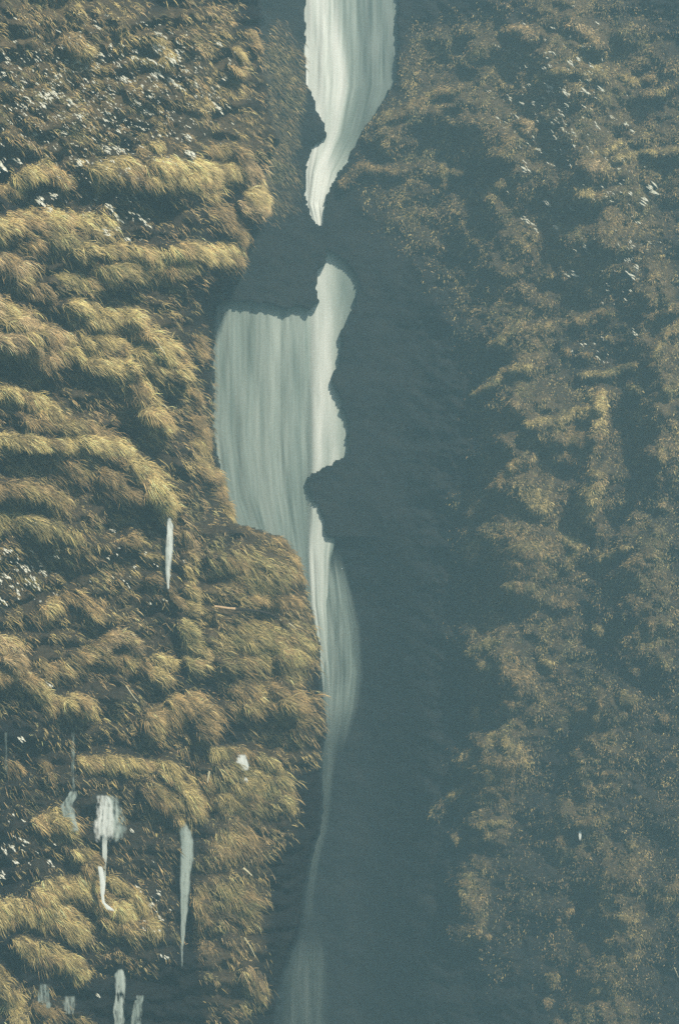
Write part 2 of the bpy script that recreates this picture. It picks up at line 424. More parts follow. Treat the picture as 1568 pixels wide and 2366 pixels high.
tus([(1168,1535),(1212,1572)],32,.36,'o','brown cover right of the arched olive bush')
tus([(1260,1528),(1268,1534)],11,.5,'y','lone straw tuft right of the arched olive bush group')
tus([(1379,1445),(1380,1475)],12,.3,'g','dim green upright bush on the misty lower right wall')
tus([(1499,1440),(1500,1455)],9,.42,'o','small tuft near the right edge above the lower wall')
tus([(1092,1640),(1098,1662)],10,.65,'y','pale upright tuft at the left edge of the lower right wall')
tus([(1168,1622),(1182,1630)],9,.5,'p','small pink tuft right of the pale upright one')
tus([(1250,1616),(1260,1626)],9,.55,'y','small yellow tuft in the centre of the lower right wall')
tus([(1334,1636),(1346,1640)],10,.42,'o','dim tuft right of the small yellow one')
tus([(1369,1676),(1384,1620)],8,.36,'o','thin upright streak of cover on the lower right wall')
tus([(1440,1605),(1458,1620)],18,.3,'o','hazy brown bush on the far lower right')
tus([(1530,1655),(1540,1668)],12,.36,'o','hazy tuft by the right edge of the lower wall')
tus([(1069,1766),(1134,1702),(1184,1722),(1214,1762)],16,.5,'y','straw crest of the lowest mound on the right wall')
tus([(1120,1780),(1170,1790)],42,.34,'o','brown flank of the lowest mound on the right wall')
tus([(1000,1886),(1054,1828),(1094,1808)],12,.42,'g','slanting lower left edge of the lowest mound')
tus([(1100,1838),(1110,1844)],10,.6,'p','small pink-brown tuft under the lowest mound')
tus([(1104,1907),(1164,1897)],9,.55,'y','level straw line below the lowest mound')
tus([(1048,1930),(1051,1944)],7,.6,'y','tiny hanging tuft at the left of the level straw line')
tus([(1064,2062),(1084,2020)],12,.36,'g','faint green tuft low in the misty gorge side')
tus([(1334,1907),(1384,1891)],10,.5,'y','straw line beside the single icicle-like drip')
tus([(1374,1827),(1399,1786)],8,.38,'o','faint slanting line above the straw line with the drip')
tus([(1456,1945),(1462,1957)],10,.4,'y','small pale tuft right of the single drip')
tus([(1524,2082),(1600,2020)],20,.42,'o','brown bush at the lower right edge')
tus([(1438,2116),(1450,2126)],15,.42,'y','pale hazy bush left of the brown bush at lower right')
tus([(1289,2132),(1319,2101)],8,.32,'o','very faint slanting line on the low misty wall')
tus([(1274,2256),(1276,2278)],11,.6,'y','upright pale tuft near the bottom of the right wall')
tus([(1368,2292),(1380,2288)],10,.32,'o','hazy tuft right of the upright pale one at the bottom')
tus([(1120,2160),(1130,2164)],8,.38,'p','lone faint tuft in the lower gorge side')
tus([(1262,2312),(1266,2322)],9,.4,'o','little tuft just under the upright pale one')
tus([(1284,2358),(1296,2368)],10,.6,'y','straw tuft cut by the bottom edge of the view')

# general sparse cover, (u, v, half width, half height, density)
COVER = [(660,1690,95,100,.5),(600,1880,90,90,.35),(640,430,60,90,.22),(220,1000,300,820,.32),(240,1900,260,300,.2),(1320,330,300,380,.6),(1090,190,190,170,.45),(1020,420,200,190,.34),(1250,620,240,180,.4),(1450,1000,190,650,.2),(1430,1950,210,520,.17),(1160,1950,90,330,.12),(1200,1450,180,250,.36),(150,180,300,220,.75),(450,150,150,170,.55),(450,320,170,120,.5),(80,270,170,130,.42),(650,170,60,120,.3),(630,330,60,100,.34),
 (250,790,220,130,.45),(100,1150,180,120,.42),(120,1310,190,120,.4),(300,1310,110,110,.38),(150,1480,220,120,.4),(300,1650,170,60,.32),
 (600,1450,150,250,.7),(485,1350,60,250,.38),(500,1800,80,80,.35),(570,1810,100,90,.55),(535,2100,90,290,.5),(455,1120,50,150,.3),
 (230,2150,200,110,.25),(60,2330,110,60,.3),(350,1960,80,150,.14),(200,600,260,90,.3),(150,930,260,80,.4),(300,930,120,120,.3),(200,1600,260,120,.25),(420,1330,90,120,.35),(400,1730,80,60,.3),(430,480,120,70,.2),
 (1320,220,230,230,.42),(1400,500,190,200,.16),(980,300,190,120,.15),(1050,520,130,200,.10),(1290,1000,220,200,.32),(1240,1230,210,170,.42),
 (1220,1600,150,160,.26),(1470,1500,150,650,.14),(1130,1800,120,130,.2),(1400,2080,190,330,.16),(1180,760,130,170,.22),(1480,880,130,240,.28),(1400,780,150,100,.22)]

def bump_profile(d, r):
    q = np.clip(d / r, 0, 1)
    return np.sqrt(1 - q * q)

STEP = 4.3
us = np.arange(-420, 1990, STEP); vs = np.arange(-420, 2800, STEP)
U, V = np.meshgrid(us, vs)
Y, NEAR, SLOT = macro(U, V)
cover = np.zeros_like(U)
for cu, cv, ru, rv, dd in COVER:
    q = ((U - cu) / ru) ** 2 + ((V - cv) / rv) ** 2
    cover = np.maximum(cover, dd * sstep(1.25, .35, q + (fbm(U / 40, V / 40, 5, 3) - .5) * .9))
humps = np.zeros_like(U)
for pts, r, dd, tint, lab in T:
    P = np.array(pts); pad = r * 1.8 + 8
    i0, i1 = np.searchsorted(vs, [P[:, 1].min() - pad, P[:, 1].max() + pad]); j0, j1 = np.searchsorted(us, [P[:, 0].min() - pad, P[:, 0].max() + pad])
    if i1 <= i0 or j1 <= j0: continue
    uu = U[i0:i1, j0:j1]; vv = V[i0:i1, j0:j1]
    d, du, dv = seg_dist(uu + (fbm(uu / 18, vv / 18, 3, 3) - .5) * r * .8, vv + (fbm(uu / 18, vv / 18, 8, 3) - .5) * r * .8, pts)
    h = bump_profile(d, r * 1.35) * (r * 1.35 / S) * (1.25 if r < 34 else .55)
    humps[i0:i1, j0:j1] = np.maximum(humps[i0:i1, j0:j1], h)
    c = dd * sstep(1.25, .55, d / r) * .9
    cover[i0:i1, j0:j1] = np.maximum(cover[i0:i1, j0:j1], c)
for pts, r, amp in MASS:
    d, du, dv = seg_dist(U + (fbm(U / 50, V / 50, 203, 3) - .5) * 60, V + (fbm(U / 50, V / 50, 208, 3) - .5) * 60, pts)
    humps = humps + np.where(NEAR < .5, amp * .5 * sstep(1, 0, d / (r * 1.3)), 0)
    cover = np.where(NEAR < .5, np.maximum(cover, .7 * sstep(1.15, .4, d / r) * sstep(.22, .52, fbm(U / 26, V / 30, 215, 4))), cover)
lumps = fbm(U / 24, V / 20, 230, 4) * cover
humps = humps + lumps * .9
rough = (fbm(U / 90, V / 70, 61, 5, .55) - .5) * 5.0 + (fbm(U / 30, V / 18, 71, 4, .6) - .5) * 1.1 + (vnoise(U / 7, V / 7, 81) - .5) * .30
strata = (np.abs(((V + (fbm(U / 120, V / 120, 66, 3) - .5) * 130) / 62) % 1 - .5) * 2) ** 2 * .8
inslot = SLOT & (NEAR < .5)
calm = 1 - .72 * (1 - NEAR) * sstep(1050, 900, U)
Y = Y + np.where(inslot, rough * .25, (rough * .8 + strata * (.3 + .7 * NEAR)) * calm) - np.where(inslot, 0, humps) * (D + np.maximum(Y, 0)) / D
Y = np.where(inslot, np.maximum(Y, 49.5 - 1.2 * sstep(1230, 1400, V)), np.where((NEAR < .5) & (U < 960) & (V < 1240), np.minimum(Y, WATER_Y - .6), Y))
cover = np.where(inslot, 0, cover)
cover = np.where((NEAR < .5) & (U > 760), cover * sstep(1000, 1110, U + (fbm(U / 60, V / 60, 401, 3) - .5) * 90 + 130 * sstep(950, 600, V) + 130 * sstep(650, 350, V)), cover)

def depth_at(u, v):
    fu = np.clip((u - us[0]) / STEP, 0, len(us) - 1.001); fv = np.clip((v - vs[0]) / STEP, 0, len(vs) - 1.001)
    iu = fu.astype(int); iv = fv.astype(int); a = fu - iu; b_ = fv - iv
    return (Y[iv, iu] * (1 - a) + Y[iv, iu + 1] * a) * (1 - b_) + (Y[iv + 1, iu] * (1 - a) + Y[iv + 1, iu + 1] * a) * b_
def grid_at(A, u, v):
    iu = np.clip(((u - us[0]) / STEP).round().astype(int), 0, len(us) - 1); iv = np.clip(((v - vs[0]) / STEP).round().astype(int), 0, len(vs) - 1)
    return A[iv, iu]
gy, gx = np.gradient(Y, STEP / S)

pv = world_pt(U, V, Y).reshape(-1, 3)
nr, nc = U.shape
idx = np.arange(nr * nc).reshape(nr, nc)
quads = np.stack([idx[:-1, :-1], idx[1:, :-1], idx[1:, 1:], idx[:-1, 1:]], -1).reshape(-1, 4)
cliff = mesh_np('cliff', pv, quads, M_rock, attrs={'cover': cover.ravel()})
tag(cliff, 'dark wet rock walls of the gorge on both sides of the waterfall', kind='structure')

# ground below and moorland above (outside the view, close the place)
M_ground, t, b = new_mat('moor_ground', 0.95, 0.1)
tc = t.nodes.new('ShaderNodeTexCoord')
n = noise_node(t, 0.15, 8, .65, tc.outputs['Object'])
r = ramp(t, n.outputs['Fac'], [(0.35, (.03, .035, .018)), (0.7, (.10, .085, .04))])
t.links.new(r.outputs[0], b.inputs['Base Color'])
zb = float(pv[:, 2].min()); zt = float(pv[:, 2].max())
def sheet(name, x0, x1, y0, y1, z, n=60, amp=.6, seed=3):
    gx_, gy_ = np.meshgrid(np.linspace(x0, x1, n), np.linspace(y0, y1, n))
    gz = z + (fbm(gx_ / 12, gy_ / 12, seed, 4) - .5) * amp
    i = np.arange(n * n).reshape(n, n)
    q = np.stack([i[:-1, :-1], i[:-1, 1:], i[1:, 1:], i[1:, :-1]], -1).reshape(-1, 4)
    return mesh_np(name, np.stack([gx_, gy_, gz], -1), q, M_ground)
g = sheet('ground', -600, 600, -400, 75, zb + 5, 120, 2.0); tag(g, 'moorland floor at the foot of the gorge', kind='structure')

# ------------------------------------------------------------------ grass
TINTS = {'y': [(.57,.44,.18),(.43,.33,.15),(.69,.55,.27),(.31,.25,.12)],
         'o': [(.47,.315,.14),(.35,.255,.125),(.57,.40,.20),(.27,.21,.11)],
         'p': [(.55,.385,.21),(.43,.305,.17),(.65,.49,.29),(.33,.25,.15)],
         'g': [(.45,.38,.16),(.33,.285,.135),(.53,.44,.21),(.27,.25,.12)]}

def blades(ru, rv, length, width, ang, tintcode, lift=.5, bright=1.0, curve=.5):
    """hanging grass blades rooted on the rock at (ru, rv); ang = fall direction (rad below horizontal, to the right)"""
    n = len(ru)
    y = depth_at(ru, rv)
    k = (D + y) / D
    root = world_pt(ru, rv, y)
    nx = grid_at(gx, ru, rv); nz = -grid_at(gy, ru, rv)
    nrm = np.stack([nx, -np.ones(n), nz], -1); nrm /= np.linalg.norm(nrm, axis=1)[:, None]
    nrm = nrm * .35 + np.array([0, -.65, 0])
    dirn = np.stack([np.cos(ang), np.zeros(n), -np.sin(ang)], -1)
    L = (length / S * k)[:, None]; w = (width / S * k)[:, None]
    lf = (lift * (.5 + rng.random(n)))[:, None]
    side = np.stack([np.sin(ang), np.full(n, .25), np.cos(ang)], -1); side /= np.linalg.norm(side, axis=1)[:, None]
    up = np.array([0, 0, 1.0])
    vs_ = []
    for tt, ww in ((0, .8), (.5, 1.0), (1.0, .12)):
        p = root + L * (dirn * tt + nrm * lf * (tt * (1.25 - tt) * 1.6 + .06) + up * curve * (tt * (1 - tt)) * .35 - up * .12 * tt * tt)
        p = p + nrm * .05
        vs_.append(p - side * w * ww * .5); vs_.append(p + side * w * ww * .5)
    verts = np.stack(vs_, 1)
    base = np.arange(n)[:, None] * 6
    f = np.concatenate([base + np.array([[0, 1, 3, 2]]), base + np.array([[2, 3, 5, 4]])], 0)
    pal = np.array(TINTS[tintcode]) if isinstance(tintcode, str) else None
    if pal is None:
        allp = np.array([TINTS[c] for c in 'yopg'])
        c = allp[tintcode, rng.integers(0, 4, n)]
    else:
        c = pal[rng.integers(0, 4, n)]
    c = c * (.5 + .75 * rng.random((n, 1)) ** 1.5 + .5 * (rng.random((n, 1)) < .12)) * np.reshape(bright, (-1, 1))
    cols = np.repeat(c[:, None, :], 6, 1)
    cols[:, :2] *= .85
    return verts.reshape(-1, 3), f, np.clip(cols.reshape(-1, 3) * np.array([1.0, .99, .84]), 0, .85)

def streak(u, v, a=.75, seed=7):
    """clump noise drawn out along the hang of the grass"""
    p = u * math.cos(a) + v * math.sin(a); q = -u * math.sin(a) + v * math.cos(a)
    return .5 * vnoise(p / 34, q / 6, seed) + .3 * vnoise(p / 14, q / 3.5, seed + 1) + .2 * vnoise(u / 22, v / 22, seed + 2)

for ti, (pts, r, dd, tint, lab) in enumerate(T):
    left = ti < N_LEFT
    P = np.array(pts, float)
    seg = np.hypot(*np.diff(P, axis=0).T)
    area = seg.sum() * 2 * r + math.pi * r * r
    n0 = int(area * (dd ** 1.2) * (1.3 if left else 1.9)) + 40
    # sample round the ridge line, thinning outwards and downwards
    si = rng.choice(len(seg), n0, p=seg / seg.sum()); tt = rng.random(n0)
    c = P[si] + (P[si + 1] - P[si]) * tt[:, None]
    an = rng.random(n0) * 2 * math.pi; rr = np.abs(rng.normal(0, .62, n0)) * r
    wob = (vnoise(c[:, 0] / 26, c[:, 1] / 26, 19) - .5) * r * .9
    ov = np.sin(an) * rr; ov = np.where(ov < 0, ov * .55, ov * 1.45)
    u = c[:, 0] + np.cos(an) * rr; v = c[:, 1] + ov - r * .22 + wob
    sk = streak(u, v, .75 if left else 2.0)
    big = fbm(u / 38, v / 30, 29, 2)
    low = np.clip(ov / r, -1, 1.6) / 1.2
    keep = (rng.random(n0) < sstep(.30, .66, sk * .75 + big * .3) * (1 - .45 * np.clip(low, 0, 1))) & (grid_at(inslot, u, v) == 0)
    if left: keep &= grid_at(NEAR, u, v) > .5
    u = u[keep]; v = v[keep]; n = len(u)
    if n < 6: continue
    tone = (.60 + .85 * sstep(.35, .68, sk[keep])) * (1 - .42 * np.clip(low[keep], 0, 1)) * (.40 + .78 * dd)  # shade painted into blade colour: ridge stays bright, underside of each hump darker
    # tints drift into their neighbours'
    ci = 'yopg'.index(tint)
    tn = vnoise(u / 30, v / 30, 77) + rng.normal(0, .1, n)
    code = np.where(tn > .68, 0, np.where(tn < .30, 1, ci))
    if left:
        wind = .66 + .30 * sstep(1500, 2100, v) + (vnoise(u / 70, v / 70, 14) - .5) * .55
        ang = wind + rng.normal(0, .16, n) + (vnoise(u / 17, v / 17, 15) - .5) * .8 + (rng.random(n) < .15) * rng.normal(0, .5, n)
        mat_ = rng.random(n) < .24
        ang = np.where(mat_, rng.normal(.95, .75, n), ang)
        ln = (10 + 21 * rng.random(n)) * min(1.05, .55 + r / 45) * np.where(mat_, .5, 1); wd = .8 + .9 * rng.random(n) ** 2
        tone = tone * np.where(mat_, .85, 1.0)
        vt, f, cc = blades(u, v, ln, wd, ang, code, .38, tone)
    else:
        ang = rng.normal(1.8, .8, n)
        ln = (4 + 5.5 * rng.random(n)) * min(1.1, .6 + r / 45); wd = 1.1 + 1.3 * rng.random(n)
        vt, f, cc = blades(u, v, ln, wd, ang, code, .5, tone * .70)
    loc = vt.mean(0)
    nm = 'grass_tussock' if left else 'shrub'
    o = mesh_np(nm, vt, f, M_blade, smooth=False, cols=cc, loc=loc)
    tag(o, lab, 'grass tussock' if left else 'shrub', 'grass tussocks on the left wall' if left else 'shrubs and tufts on the misty right wall')

# sparse cover between the tussocks
def scatter_cover(name, left, count):
    u = rng.uniform(-200, 1780, count); v = rng.uniform(-100, 2470, count)
    cv = grid_at(cover, u, v); cl = fbm(u / 34, v / 24, 41, 3)
    sk = streak(u, v, .75 if left else 2.1, 21)
    keep = rng.random(count) < cv * (sstep(.30, .60, sk) if left else sstep(.1, .6, sk)) * 2.4 * (sstep(.28, .56, cl) if left else .25 + .75 * sstep(.25, .55, cl))
    windy = (u < 720)
    keep &= ~grid_at(inslot, u, v) & ((grid_at(NEAR, u, v) > .5) == left)
    windy = windy[keep]; u = u[keep]; v = v[keep]; n = len(u)
    tn = vnoise(u / 45, v / 45, 33) + rng.normal(0, .12, n)
    code = np.where(tn > .62, 0, np.where(tn > .45, 1, np.where(tn > .32, 2, 3)))
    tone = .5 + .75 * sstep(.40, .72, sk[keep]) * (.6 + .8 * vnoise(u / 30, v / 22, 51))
    if left:
        ang = .68 + .28 * sstep(1500, 2100, v) + (vnoise(u / 70, v / 70, 14) - .5) * .5 + rng.normal(0, .18, n) + (vnoise(u / 17, v / 17, 15) - .5) * .6
        mat_ = rng.random(n) < .45; ang = np.where(mat_, rng.normal(.95, .8, n), ang)
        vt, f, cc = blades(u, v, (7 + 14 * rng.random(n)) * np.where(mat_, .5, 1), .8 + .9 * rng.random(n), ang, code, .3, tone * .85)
    else:
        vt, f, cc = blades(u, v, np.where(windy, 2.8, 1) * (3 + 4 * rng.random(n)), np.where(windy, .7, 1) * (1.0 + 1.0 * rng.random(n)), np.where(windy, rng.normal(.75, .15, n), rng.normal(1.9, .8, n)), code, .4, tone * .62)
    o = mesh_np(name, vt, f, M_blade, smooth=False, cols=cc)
    return o
g1 = scatter_cover('grass', True, 400000)
tag(g1, 'thin dry grass and heather clinging all over the left wall', 'grass', kind='stuff')
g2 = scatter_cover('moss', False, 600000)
tag(g2, 'sparse low moss and heather on the shaded right wall', 'moss', kind='stuff')

# ------------------------------------------------------------------ pale leaf clumps
def leaf_clump(u, v, size, nleaf, seed):
    r_ = np.random.default_rng(seed)
    y = float(depth_at(np.array([u]), np.array([v]))[0])
    k = (D + y) / D
    o = world_pt(np.array(u), np.array(v), y - .25)
    vt = []; f = []
    for i in range(nleaf):
        a = .70 + r_.normal(0, .2)
        p_ = r_.normal(0, size * .42); q_ = r_.normal(0, size * .2)
        c = o + np.array([p_ * .77 + q_ * .64, -(r_.random() * .3 + .5) * S * .55, -p_ * .64 + q_ * .77]) / S * k
        L = size * (.6 + .6 * r_.random()) / S * k; w = L * (.16 + .14 * r_.random())
        d = np.array([math.cos(a), -.25 * r_.random(), -math.sin(a)]); s_ = np.array([math.sin(a), .55, math.cos(a)])
        b0 = len(vt)
        prof = [(-.5, .15, 0), (-.2, .9, .10), (.15, 1.0, .14), (.5, .08, .02)]
        for tt, ww, lf in prof:
            p = c + d * L * tt + np.array([0, -1, .3]) * lf * L
            vt += [p - s_ * w * .5 * ww, p + np.array([0, -.10, 0]) * w * ww, p + s_ * w * .5 * ww]
        for j in range(3):
            q = b0 + j * 3
            f += [(q, q + 1, q + 4, q + 3), (q + 1, q + 2, q + 5, q + 4)]
    return np.array(vt), np.array(f)
LEAVES = []
LEFT_TOP = [(235,132,11),(367,112,15),(367,172,13),(400,145,12),(293,192,9),(452,200,9),(515,183,9),(500,250,14),(35,195,11),(100,225,11),
 (125,220,11),(165,237,11),(100,245,9),(185,150,8),(230,67,8),(250,345,10),(277,350,11),(187,380,11),(435,322,11),(440,360,13),(45,375,10),
 (95,465,13),(127,455,10),(118,485,10),(260,485,10),(275,510,12),(332,512,12),(272,530,10),(250,540,9),(297,555,11),(185,272,9),(407,200,9),
 (367,82,9),(508,108,9),(360,150,10),(65,77,7),(5,120,9),(2,388,17),(215,125,7),(60,250,7),(320,240,6),(340,262,6),(288,280,7),(150,310,7),(85,313,8),
 (410,128,10),(395,190,9),(420,205,8),(315,125,9),(360,182,10),(130,215,8),(115,228,8),(330,300,7),(250,355,8),(20,140,7),(435,170,7),(75,240,7)]
LEFT_MID = [(8,1388,13),(5,1340,9),(60,1312,9),(105,1325,8),(80,1337,9),(92,1355,9),(15,1330,8),(22,1275,9),(262,1227,6),(45,1370,8),(30,1355,6),(70,1345,6),(55,1705,9),(113,1580,8),
 (15,1966,9),(40,1989,8),(120,1991,8),(57,1939,8),(35,1881,6),(35,1956,7),(5,2018,11),(370,2118,10),(350,2086,10),(370,2061,7),(320,2048,7),(228,2293,7),(307,1916,6),(383,2207,7)]
RIGHT_TOP = [(1314,150,10),(1349,217,14),(1384,207,10),(1304,218,11),(1306,245,10),(1376,295,11),(1444,290,9),(1456,307,9),(1296,268,8),(1209,392,13),
 (1259,472,14),(1319,485,11),(1211,512,13),(1236,535,9),(1281,528,9),(1504,442,20),(1487,470,14),(1199,132,8),(1269,205,9),(1204,245,9),(1330,140,9),(1360,155,9),
 (1244,350,8),(1320,310,7),(1410,275,7),(1228,520,8),(1350,575,8),(1324,635,10),(1454,640,12),(1466,622,10),(1446,605,8),(1310,642,8),(1389,784,6),(1459,770,8)]
for lst, lab, grp in ((LEFT_TOP, 'small clump of pale leaves glinting on the upper left slope', 'pale leaf clumps on the upper left slope'),
                      (LEFT_MID, 'small clump of pale leaves against dark rock lower on the left wall', 'pale leaf clumps lower on the left wall'),
                      (RIGHT_TOP, 'small clump of pale leaves on the upper right wall', 'pale leaf clumps on the upper right wall')):
    for i, (u, v, s_) in enumerate(lst):
        vt, f = leaf_clump(u, v, s_ * (1.4 if u < 784 else 1.05), 4 + int(s_ / 3), 100 + i + len(lst) * 7)
        o = mesh_np('leaf_clump', vt, f, M_leaf, loc=vt.mean(0))
        l = lab
        if (u, v) == (2, 388): l = 'largest pale leaf clump on the left edge beside the arched tussock'
        if (u, v) == (1504, 442): l = 'largest pale leaf clump high on the right wall near the right edge'
        LEAVES.append((o, u, v, s_)); tag(o, l, 'leaves', grp)
# single each clump out by the nearest thing one can find
MARKS = [(40,80,'the top left corner'),(170,120,'the top left brown tuft'),(368,115,'the biggest upper left leaf group'),(550,122,'the vivid yellow tuft by the gorge'),
         (90,405,'the arched straw tussock'),(290,385,'the pointed straw tussock'),(425,420,'the brightest yellow ledge'),(343,345,'the brown arched tuft'),(545,430,'the pinkish hump at the gorge edge'),
         (120,525,'the long yellow grass roll'),(150,1385,'the tent-shaped brown hump'),(302,1245,'the ring-shaped tuft'),(130,1900,'the domed golden tussock'),(250,1900,'the fan-shaped cascade'),
         (430,2050,'the long side jet'),(200,2060,'the big golden mound'),(278,2265,'the beaded bottom cascade'),(1200,75,'the pinkish shrub at the top edge'),(1370,165,'the bright straw bush at upper right'),
         (1214,292,'the pink-orange bush'),(1368,391,'the round pinkish bush at upper right'),(1506,410,'the small round pink bush'),(1404,530,'the pale brown drape at right'),(1310,750,'the long brown shrub line')]
rows_ = []
for o, u, v, s_ in LEAVES:
    ds = sorted((math.hypot(u - a, v - b_), i) for i, (a, b_, c_) in enumerate(MARKS))
    i = ds[0][1]; a = math.degrees(math.atan2(-(v - MARKS[i][1]), u - MARKS[i][0])) % 360
    w = ['right of', 'above and right of', 'above', 'above and left of', 'left of', 'below and left of', 'below', 'below and right of'][int((a + 22.5) // 45) % 8]
    rows_.append((i, w, ds[0][0], o, s_))
for i in range(len(MARKS)):
    for w in set(r_[1] for r_ in rows_ if r_[0] == i):
        g_ = sorted([r_ for r_ in rows_ if r_[0] == i and r_[1] == w], key=lambda r_: r_[2])
        for n_, r_ in enumerate(g_):
            if 'largest' in r_[3]['label']: continue
            rank = '' if len(g_) == 1 else ', ' + ('nearest to it' if n_ == 0 else ['second', 'third', 'fourth', 'fifth', 'sixth', 'seventh', 'eighth', 'ninth', 'tenth'][min(n_ - 1, 8)] + ' from it')
            r_[3]['label'] = ('leaf clump ' if r_[4] >= 9 else 'tiny leaves ') + w + ' ' + MARKS[i][2] + rank
# hundreds of tiny ones
vt_all, f_all = [], []; nb = 0
for (cu, cv, ru, rv, cnt) in ((200,230,290,200,620),(430,170,140,120,130),(230,490,120,60,30),(70,1320,90,80,45),(300,1300,90,90,18),(60,1950,70,70,20),(350,2090,50,60,12),
                              (1290,250,130,200,130),(1420,560,110,200,60),(1400,800,120,80,12)):
    for i in range(cnt):
        u = cu + rng.normal(0, .5) * ru; v = cv + rng.normal(0, .5) * rv
        if abs(v) > 2500 or v < 20: continue
        vt, f = leaf_clump(u, v, 4 + 7 * rng.random() ** 2, 2, int(rng.integers(1e6)))
        vt_all.append(vt); f_all.append(f + nb); nb += len(vt)
o = mesh_np('small_leaves', np.concatenate(vt_all), np.concatenate(f_all), M_leaf)
tag(o, 'tiny pale leaves flecking the steep slopes', 'leaves', kind='stuff')

# ------------------------------------------------------------------ falling water
def water_sheet(name, rows, y, foam, opac, mat, parent=None, nu=90, dv=6.0, relief=.5, loc=None, seed=0, rag=0, label=None, back=None):
    """rows: (v, u_left, u_right); y depth or function of v; foam/opac: functions of (s, v)"""
    R = np.array(rows, float)
    vv = np.arange(R[0, 0], R[-1, 0] + dv * .5, dv); ss = np.linspace(0, 1, nu)
    SS, VV = np.meshgrid(ss, vv)
    ul = np.interp(VV, R[:, 0], R[:, 1]); ur = np.interp(VV, R[:, 0], R[:, 2])
    if rag:
        ul = ul + (fbm(VV / 26, VV * 0 + seed, 5, 3) - .5) * rag; ur = ur + (fbm(VV / 26, VV * 0 + seed + 5, 6, 3) - .5) * rag
    UU = ul + (ur - ul) * SS
    wmid = np.interp(R[:, 0].mean(), R[:, 0], R[:, 2] - R[:, 1])
    yy = y(UU, VV) if callable(y) else np.full_like(UU, float(y))
    bulge = np.sqrt(np.clip(1 - (2 * SS - 1) ** 2, 0, 1)) * (.35 if nu < 40 else (.5 if 'strand' in name else 1))
    str_ = (fbm(SS * wmid / 26 + seed, VV / 260, 17, 3) - .5)
    wloc = (ur - ul) / S
    yy = yy - bulge * np.minimum(wloc * .25, .5) - str_ * relief
    fo = foam(SS, VV); op = opac(SS, VV)
    if rag:      # feathered, broken edges
        fz = fbm(UU / 3.2, VV / 15, 300 + seed, 3) - .5
        op = np.clip(op * 1.1 + fz * (1.2 if rag < 7 else 2.0) - .10 - .08 * (rag > 6), 0, 1) * np.clip(np.minimum(SS, 1 - SS) * 14, 0, 1) * np.clip(np.minimum(VV - R[0, 0], R[-1, 0] - VV) / 5, 0, 1)
    P = world_pt(UU, VV, yy)
    n_r, n_c = UU.shape
    i = np.arange(n_r * n_c).reshape(n_r, n_c)
    q = np.stack([i[:-1, :-1], i[1:, :-1], i[1:, 1:], i[:-1, 1:]], -1).reshape(-1, 4)
    across = (SS * wmid + seed * 37) / 14.0; along = VV / 14.0
    verts = P.reshape(-1, 3)
    at_ = {'flow_across': across, 'flow_along': along, 'foam': fo, 'opacity': op}
    o = mesh_np(name, verts, q, mat, parent, attrs=at_, loc=loc)
    if label: o['label'] = label
    return o

fall = bpy.data.objects.new('waterfall', None); COL.objects.link(fall)
tag(fall, 'tall white main waterfall dropping through the dark central gorge', 'waterfall')
one = lambda s, v: np.ones_like(s)
def chute_foam(s, v):
    f = .98 - .50 * sstep(.20, .50, s) + .40 * np.exp(-((s - .43 + .06 * sstep(200, 60, v)) / .08) ** 2) * sstep(-40, 160, v)
    f = f - .05 - .18 * sstep(.5, .7, s)
    return f + .55 * sstep(300, 430, v) * sstep(.25, .5, s)
water_sheet('chute', [(-400,690,925),(60,692,926),(200,692,924),(310,695,880),(400,688,808),(470,690,780),(530,722,762),(575,735,760)], WATER_Y, chute_foam, one, M_water, fall, 100, 6, .6, label='white upper chute narrowing to a point')
def strand_foam(s, v):
    return .88 - .25 * np.abs(s - .35) - .3 * sstep(.2, 0, s) - .35 * sstep(.45, .75, s) * sstep(1250, 600, v) - .10 * sstep(1300, 1600, v) - .35 * sstep(.8, 1, s) * sstep(1000, 1200, v)
water_sheet('bright_strand', [(560,676,862),(700,688,850),(900,702,830),(1060,704,822),(1150,704,790),(1280,704,768),(1400,712,764),(1500,730,766),(1600,744,768),(1690,752,768),(1760,756,766)],
            WATER_Y + .1, strand_foam, lambda s, v: np.clip(1.15 - 1.1 * sstep(1450, 1740, v), 0, 1) * sstep(1.0, .80, s * sstep(1180, 1300, v)) * sstep(0, .28, s) , M_water, fall, 70, 6, .5, seed=3, label='bright narrow strand')
def curt_foam(s, v):
    return .47 + .10 * np.exp(-((s - .55) / .13) ** 2) + .05 * sstep(900, 700, v) - .07 * np.exp(-((s - .74) / .06) ** 2) - .05 * sstep(1000, 1300, v)
water_sheet('broad_curtain', [(670,478,750),(1000,480,750),(1150,500,750),(1300,560,750),(1440,640,740)], WATER_Y + .35, curt_foam, lambda s, v: sstep(0, .05, s), M_water, fall, 110, 6, .5, seed=8, label='broad grey-green curtain')
def soft(s): return sstep(0, .35, s) * sstep(1, .65, s)
water_sheet('spray_veil', [(1270,735,790),(1340,740,808),(1450,740,836),(1560,742,842),(1640,745,828),(1760,750,790)], WATER_Y + .4, lambda s, v: .42 + 0 * s,
            lambda s, v: .8 * sstep(1, .72, s) * sstep(1260, 1360, v) * sstep(1760, 1600, v), M_spray, fall, 50, 6, .4, seed=12, label='thin grey-green veil of spray')
water_sheet('lower_tail', [(1640,748,790),(1740,736,782),(1800,738,772),(1860,740,766),(1920,732,758),(1980,716,742),(2060,704,728),(2140,694,726)], WATER_Y - .2, lambda s, v: .45 + 0 * s,
            lambda s, v: .55 * np.interp(v, [1640, 1700, 1800, 1860, 1950, 2100, 2140], [.1, .5, .7, .35, .5, .3, 0]) * soft(s), M_spray, fall, 40, 6, .3, seed=15, label='fading wisp of falling water')
